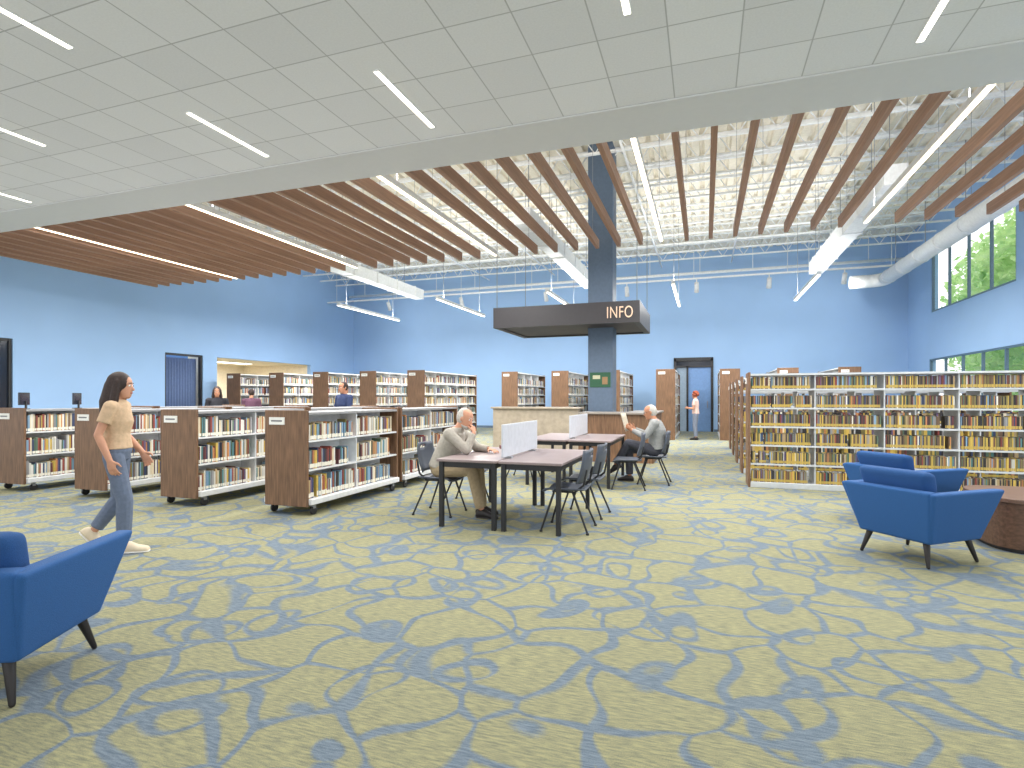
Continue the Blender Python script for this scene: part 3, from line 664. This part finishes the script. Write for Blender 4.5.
def person(label, loc, rz, J, M, vox=.008, hair='short', sleeve=2, bulk=1, belly=0, hs=1.0, extra=None, fem=0):
    J = {k: Vector(v) if len(v) == 3 and not isinstance(v[0], (tuple,list)) else v for k, v in J.items()}
    Lv = (J['shL']-J['shR']).normalized()
    pel, ch, nk, hd = J['pel'], J['ch'], J['nk'], J['hd']
    sp = [(pel-V(0,0,1)*.085, .115, .09),(pel, .165+.012*fem, .118),(lerp(pel,ch,.3), .148-.012*fem, .108+belly*.6),(lerp(pel,ch,.6), .142-.022*fem, .104+belly-.012*fem),(ch, .160-.012*fem, .115+belly*.4+.01*fem),(lerp(ch,nk,.55), .155-.012*fem, .098),(lerp(ch,nk,.85), .11, .075),(nk, .062, .06)]
    def torso(bm, e, i0, i1, low=0):
        R = []
        for i in range(i0, i1):
            c, a, b_ = sp[i]; ax = (sp[min(i+1,7)][0]-sp[max(i-1,0)][0]).normalized(); fw = Lv.cross(ax).normalized()
            if i == i0 and low: c = c-ax*low
            R.append((c, Lv*(a*bulk+e), fw*(b_*bulk+e)))
        loft(bm, R, 20)
    fd = Vector(J.get('look', (1,0,0))).normalized(); hl = V(0,0,1).cross(fd).normalized(); hu = fd.cross(hl).normalized()
    def hp(f, l, u): return hd+(fd*f+hl*l+hu*u)*hs
    bm = bmesh.new()
    torso(bm, 0, 0, 8)
    capsule(bm, nk-V(0,0,.02), hp(-.02,0,-.05), .056*hs, .050*hs, 14)
    HR = ((-.118,.045,.024,.024),(-.10,.036,.052,.045),(-.06,.022,.074,.058),(-.02,.006,.088,.067),(.02,-.003,.096,.072),(.06,-.008,.094,.072),(.09,-.010,.077,.059),(.108,-.012,.046,.036),(.116,-.012,.016,.012))
    loft(bm, [(hp(f,0,z), fd*d_*hs, hl*w_*hs) for z, f, d_, w_ in HR], 20)
    capsule(bm, hp(.084,0,.012), hp(.108,0,-.026), .008*hs, .0125*hs, 8)
    for s in (-1,1):
        ellipsoid(bm, hp(-.008,s*.074,-.008), fd*.02*hs, hl*.011*hs, hu*.031*hs, 10, 7)
        capsule(bm, hp(.082,s*.018,.03), hp(.072,s*.046,.03), .009, .009, 8)
    for sd in 'RL':
        sh, el, wr = J['sh'+sd], J['el'+sd], J['wr'+sd]
        capsule(bm, lerp(nk,ch,.35), sh, .062*bulk, .056*bulk); capsule(bm, sh, el, .050*bulk, .039*bulk)
        capsule(bm, el, lerp(el,wr,.3), .039*bulk, .041*bulk); capsule(bm, lerp(el,wr,.3), wr, .041*bulk, .026)
        h_ = J['hand'+sd]; hand(bm, wr, h_[0], h_[1], h_[2], h_[3])
        hi, kn, an = J['hip'+sd], J['kn'+sd], J['an'+sd]
        capsule(bm, hi, kn, .088*bulk, .056); capsule(bm, kn, lerp(kn,an,.3), .054, .056); capsule(bm, lerp(kn,an,.3), an, .056, .034)
        foot(bm, an, J['ft'+sd])
    root = solid('person', bm, M['skin'], None, vox)
    root.location = loc; root.rotation_euler = (0,0,rz); tag(root, label, 'person')
    bm = bmesh.new(); torso(bm, .013, 0, 3)
    for sd in 'RL':
        hi, kn, an = J['hip'+sd], J['kn'+sd], J['an'+sd]
        end = lerp(kn, an, J.get('cuff', (.93,))[0])
        fl = J.get('flare', (.05,))[0]
        capsule(bm, hi, kn, .100*bulk, .069); capsule(bm, kn, lerp(kn,end,.4), .069, .068); capsule(bm, lerp(kn,end,.4), end, .068, fl+.008, cb=False)
    solid('trousers', bm, M['legs'], root, vox)
    bm = bmesh.new(); torso(bm, .020, 1, 7, J.get('hem', (.03,))[0])
    for sd in 'RL':
        sh, el, wr = J['sh'+sd], J['el'+sd], J['wr'+sd]
        capsule(bm, lerp(nk,ch,.35), sh, .072*bulk, .070*bulk)
        if sleeve == 2:
            capsule(bm, sh, el, .066*bulk, .055*bulk); capsule(bm, el, lerp(el,wr,.92), .055*bulk, .040, cb=False)
        else: capsule(bm, sh, lerp(sh,el,sleeve), .068*bulk, .066*bulk, cb=False)
    loft(bm, [(lerp(ch,nk,.7), Lv*.10, Lv.cross(V(0,0,1))*.09),(nk+(hd-nk)*.12, Lv*.070, Lv.cross(V(0,0,1))*.068)], 16)
    solid('shirt', bm, M['top'], root, vox)
    for sd in 'RL':
        bm = bmesh.new(); foot(bm, J['an'+sd], J['ft'+sd], .009); sh_ = obj('shoe', bm, M['shoe'], root, smooth=True)
        d = Vector(J['ft'+sd]).normalized(); n_ = d.cross(V(0,1,0)).normalized()
        if n_.z < 0: n_ = -n_
        an = J['an'+sd]; bm = bmesh.new()
        loft(bm, [(an+d*(t_*1.05)-n_*.085, V(0,w_+.012,0), n_*.011) for t_, w_, h_ in FOOT], 12); obj('sole', bm, M.get('sole', M['shoe']), sh_, smooth=True)
    bm = bmesh.new()
    if hair == 'long':
        ellipsoid(bm, hp(-.022,0,.024), fd*.106*hs, hl*.092*hs, hu*.115*hs, 18, 12)
        capsule(bm, hp(-.055,0,0), hp(-.080,0,-.17), .084*hs, .090*hs, 14); capsule(bm, hp(-.080,0,-.17), hp(-.10,0,-.32), .090*hs, .055*hs, 12)
        for s in (-1,1):
            capsule(bm, hp(-.01,s*.068,.04), hp(-.015,s*.086,-.12), .032*hs, .038*hs, 10); capsule(bm, hp(-.015,s*.086,-.12), hp(-.01,s*.095,-.29), .038*hs, .022*hs, 10)
    elif hair == 'curly':
        random.seed(5)
        for k in range(46):
            g = random.uniform(0,6.28); e = random.uniform(-.6,1.4); p = hp(-.035+.095*math.cos(g)*math.cos(e), .1*math.sin(g)*math.cos(e), .02+.11*math.sin(e))
            f = (p-hd).dot(fd)
            if f > .05 and (p-hd).dot(hu) < .07: continue
            ellipsoid(bm, p, V(.035,0,0), V(0,.035,0), V(0,0,.035), 8, 6)
        ellipsoid(bm, hp(-.025,0,.022), fd*.1*hs, hl*.086*hs, hu*.11*hs, 14, 9)
    elif hair == 'receding':
        ellipsoid(bm, hp(-.031,0,.012), fd*.087*hs, hl*.081*hs, hu*.110*hs, 18, 12)
    else: ellipsoid(bm, hp(-.02,0,.02), fd*.1*hs, hl*.082*hs, hu*.108*hs, 18, 12)
    solid('hair', bm, M['hair'], root, vox, 2)
    if J.get('beard'):
        bm = bmesh.new(); loft(bm, [(hp(f+.004,0,z), fd*(d_+.006)*hs, hl*(w_+.005)*hs) for z, f, d_, w_ in ((-.126,.046,.02,.02),(-.102,.038,.052,.046),(-.075,.028,.066,.055))], 18); solid('beard', bm, M['hair'], root, vox, 2)
    for s in (-1,1):
        bm = bmesh.new(); ellipsoid(bm, hp(.080,s*.031,.010), fd*.012, hl*.014, hu*.009, 10, 7, 0); ellipsoid(bm, hp(.088,s*.031,.010), fd*.006, hl*.0065, hu*.0065, 10, 7, 1)
        obj('eye', bm, [mat('eye_white', (236,232,226), .3), mat('eye_iris', (52,38,32), .2)], root, smooth=True)
        bm = bmesh.new(); capsule(bm, hp(.092,s*.018,.036), hp(.078,s*.048,.035), .0045, .0035, 8); obj('eyebrow', bm, M['hair'], root)
    bm = bmesh.new(); ellipsoid(bm, hp(.091,0,-.058), fd*.010*hs, hl*.024*hs, hu*.0075*hs, 12, 7); obj('lips', bm, mat('lip_skin', (176,104,96), .5), root, smooth=True)
    if extra == 'glasses':
        bm = bmesh.new()
        for s in (-1,1):
            for k in range(12):
                a, b = 2*PI*k/12, 2*PI*(k+1)/12
                tube(bm, hp(.104,s*.033+.023*math.cos(a),.008+.018*math.sin(a)), hp(.104,s*.033+.023*math.cos(b),.008+.018*math.sin(b)), .0022, n=5)
            tube(bm, hp(.104,s*.056,.012), hp(-.005,s*.08,.012), .002, n=5)
        tube(bm, hp(.106,-.01,.012), hp(.106,.01,.012), .002, n=5); obj('glasses', bm, BLACKM, root)
    return root
SK1 = mat('skin_light', (204,150,122), .55, var=.05); SK2 = mat('skin_tan', (190,134,104), .55, var=.05)
def cloth(n, c): return mat(n, c, .85, var=.1, nscale=30, bump=.2)
GH = mat('grey_hair', (190,186,180), .8, var=.2, nscale=60); DH = mat('dark_hair', (48,32,28), .6, var=.3, nscale=60); RH = mat('auburn_hair', (140,66,40), .7, var=.3, nscale=60)
person('person walking in a beige top and blue jeans with long dark hair', (-5.15,3.70,0), math.radians(36), dict(pel=(0,0,.935), ch=(.005,0,1.205), nk=(.005,0,1.39), hd=(.035,0,1.53), look=(1,-.05,-.08),
    shR=(.0,-.15,1.34), shL=(.01,.15,1.34), elR=(-.08,-.195,1.09), wrR=(.01,-.205,.865), elL=(.0,.195,1.08), wrL=(.15,.18,.90),
    handR=((.25,.02,-1),(.3,1,0),1,.35), handL=((.5,-.05,-.85),(0,-1,0),-1,.35),
    hipR=(0,-.085,.885), hipL=(0,.085,.885), knR=(.09,-.085,.49), anR=(.08,-.08,.092), ftR=(1,0,.0), knL=(-.01,.085,.475), anL=(-.21,.08,.19), ftL=(.66,0,-.75), cuff=(.90,), flare=(.05,), hem=(-.02,)),
    dict(skin=SK1, hair=DH, top=cloth('beige_blouse', (206,176,144)), legs=cloth('grey_blue_denim', (104,116,138)), shoe=mat('cream_sneaker', (222,206,180), .6), sole=mat('white_sole', (236,234,228), .6)), vox=.0075, hair='long', sleeve=.58, bulk=.86, hs=.97, fem=1)
person('person seated at the near table, grey hair, chin on hand, khaki trousers', (-3.06,6.25,0), 0, dict(pel=(-.03,0,.575), ch=(.12,0,.87), nk=(.20,0,1.045), hd=(.30,0,1.175), look=(1,-.12,-.42),
    shR=(.17,-.19,.99), shL=(.17,.19,.99), elR=(.39,-.17,.805), wrR=(.435,-.055,1.0), elL=(.35,.24,.80), wrL=(.57,.12,.795),
    handR=((-.25,.45,.75),(-.9,.3,-.2),1,.75), handL=((.8,-.5,-.05),(0,0,-1),-1,.25),
    hipR=(0,-.09,.545), hipL=(0,.09,.545), knR=(.43,-.11,.555), anR=(.56,-.11,.095), ftR=(1,-.05,0), knL=(.43,.11,.555), anL=(.47,.11,.095), ftL=(1,.05,0), beard=(1,), cuff=(.95,), flare=(.06,), hem=(.0,)),
    dict(skin=SK1, hair=GH, top=cloth('pale_grey_shirt', (172,166,156)), legs=cloth('khaki_trousers', (166,148,118)), shoe=mat('dark_shoe', (44,40,42), .5)), vox=.0075, hair='receding', bulk=1.05, belly=.025)
person('person in a grey shirt reading a newspaper at the far table', (-.80,9.6,0), PI, dict(pel=(-.06,0,.575), ch=(-.04,0,.88), nk=(.0,0,1.06), hd=(.07,0,1.185), look=(1,.1,-.3),
    shR=(-.02,-.19,1.0), shL=(-.02,.19,1.0), elR=(.13,-.25,.79), wrR=(.35,-.17,.89), elL=(.13,.25,.79), wrL=(.35,.17,.89),
    handR=((.8,.1,.55),(-.2,1,.1),1,.6), handL=((.8,-.1,.55),(-.2,-1,.1),-1,.6),
    hipR=(0,-.09,.545), hipL=(0,.09,.545), knR=(.43,-.1,.55), anR=(.42,-.1,.095), ftR=(1,0,0), knL=(.42,.06,.665), anL=(.64,-.02,.29), ftL=(.85,0,-.5), cuff=(.95,), flare=(.055,), hem=(.0,)),
    dict(skin=SK2, hair=GH, top=cloth('mid_grey_shirt', (150,152,152)), legs=cloth('dark_slacks', (66,68,78)), shoe=mat('dark_shoe', (44,40,42), .5)), vox=.009, hair='receding', bulk=1.05, belly=.02, extra='glasses')
t = thing('newspaper', 'open newspaper held up by the seated grey-shirted reader', 'newspaper', (-1.25,9.6,.86), PI)
NP = mat('newsprint', (196,188,170), .8, var=.25, nscale=30, stretch=(1,1,6))
for s in (-1,1):
    bm = bmesh.new(); shell(bm, lambda u, v: V(.03-.05*u+.08*v, s*.26*u, .30*v), 6, 4, .004); obj('page', bm, NP, t)
def stand_pose(arms='down'):
    J = dict(pel=(0,0,.95), ch=(.01,0,1.25), nk=(.0,0,1.45), hd=(.03,0,1.60), look=(1,0,-.15), shR=(0,-.19,1.39), shL=(0,.19,1.39), elR=(-.02,-.25,1.11), elL=(-.02,.25,1.11), wrR=(.05,-.24,.87), wrL=(.05,.24,.87),
        handR=((.2,0,-1),(0,1,0),1,.3), handL=((.2,0,-1),(0,-1,0),-1,.3), hipR=(0,-.09,.9), hipL=(0,.09,.9), knR=(.03,-.1,.49), knL=(.02,.1,.49), anR=(0,-.1,.095), anL=(-.02,.1,.095), ftR=(1,0,0), ftL=(1,0,0), hem=(.02,))
    if arms == 'front':
        J.update(elR=(.04,-.24,1.12), elL=(.04,.24,1.12), wrR=(.27,-.12,1.13), wrL=(.27,.12,1.13), handR=((.8,.5,.1),(-.3,.8,0),1,.5), handL=((.8,-.5,.1),(-.3,-.8,0),-1,.5))
    return J
DSH = mat('dark_shoe', (44,40,42), .5)
p = person('person with auburn curly hair and pale pink top standing side-on near the back door', (-.30,20.0,0), PI*.94, stand_pose('front'), dict(skin=SK1, hair=RH, top=cloth('pale_pink_top', (222,190,180)), legs=cloth('grey_trousers', (124,132,150)), shoe=DSH), vox=.012, hair='curly', sleeve=.6, bulk=.9); p.scale = (.95,)*3
p = person('person in a dark blue shirt standing behind the low bookcases', (-7.45,10.35,0), -PI/2-.3, stand_pose('front'), dict(skin=SK2, hair=DH, top=cloth('dark_blue_shirt', (44,58,96)), legs=cloth('dark_slacks', (66,68,78)), shoe=DSH), vox=.012, hair='short'); p.scale = (1.03,)*3
p = person('person with long dark hair in black clothes by the recess in left wall', (-11.1,10.4,0), -PI/4, stand_pose(), dict(skin=SK2, hair=DH, top=cloth('black_top', (40,40,48)), legs=cloth('dark_slacks', (66,68,78)), shoe=DSH), vox=.012, hair='long', bulk=.92, fem=1); p.scale = (.98,)*3
p = person('person with short dark hair in a plum top browsing the tall bookcases', (-11.9,12.3,0), PI/2+.6, stand_pose('front'), dict(skin=SK1, hair=DH, top=cloth('plum_top', (96,64,84)), legs=cloth('dark_slacks', (66,68,78)), shoe=DSH), vox=.012); p.scale = (.97,)*3
e = thing('added_recess_light', 'added flat panel light brightening the recess in left wall', 'ceiling light', (-19.4,18.9,2.957))  # unseen panel light, added to brighten the inside of the recess
boxo('trim', (-.32,.32,-.92,.92,-.02,0), WHITE, e); boxo('diffuser', (-.3,.3,-.9,.9,-.026,-.02), DIFF, e); area(e, (0,0,-.04), .6, 1.8, 60)
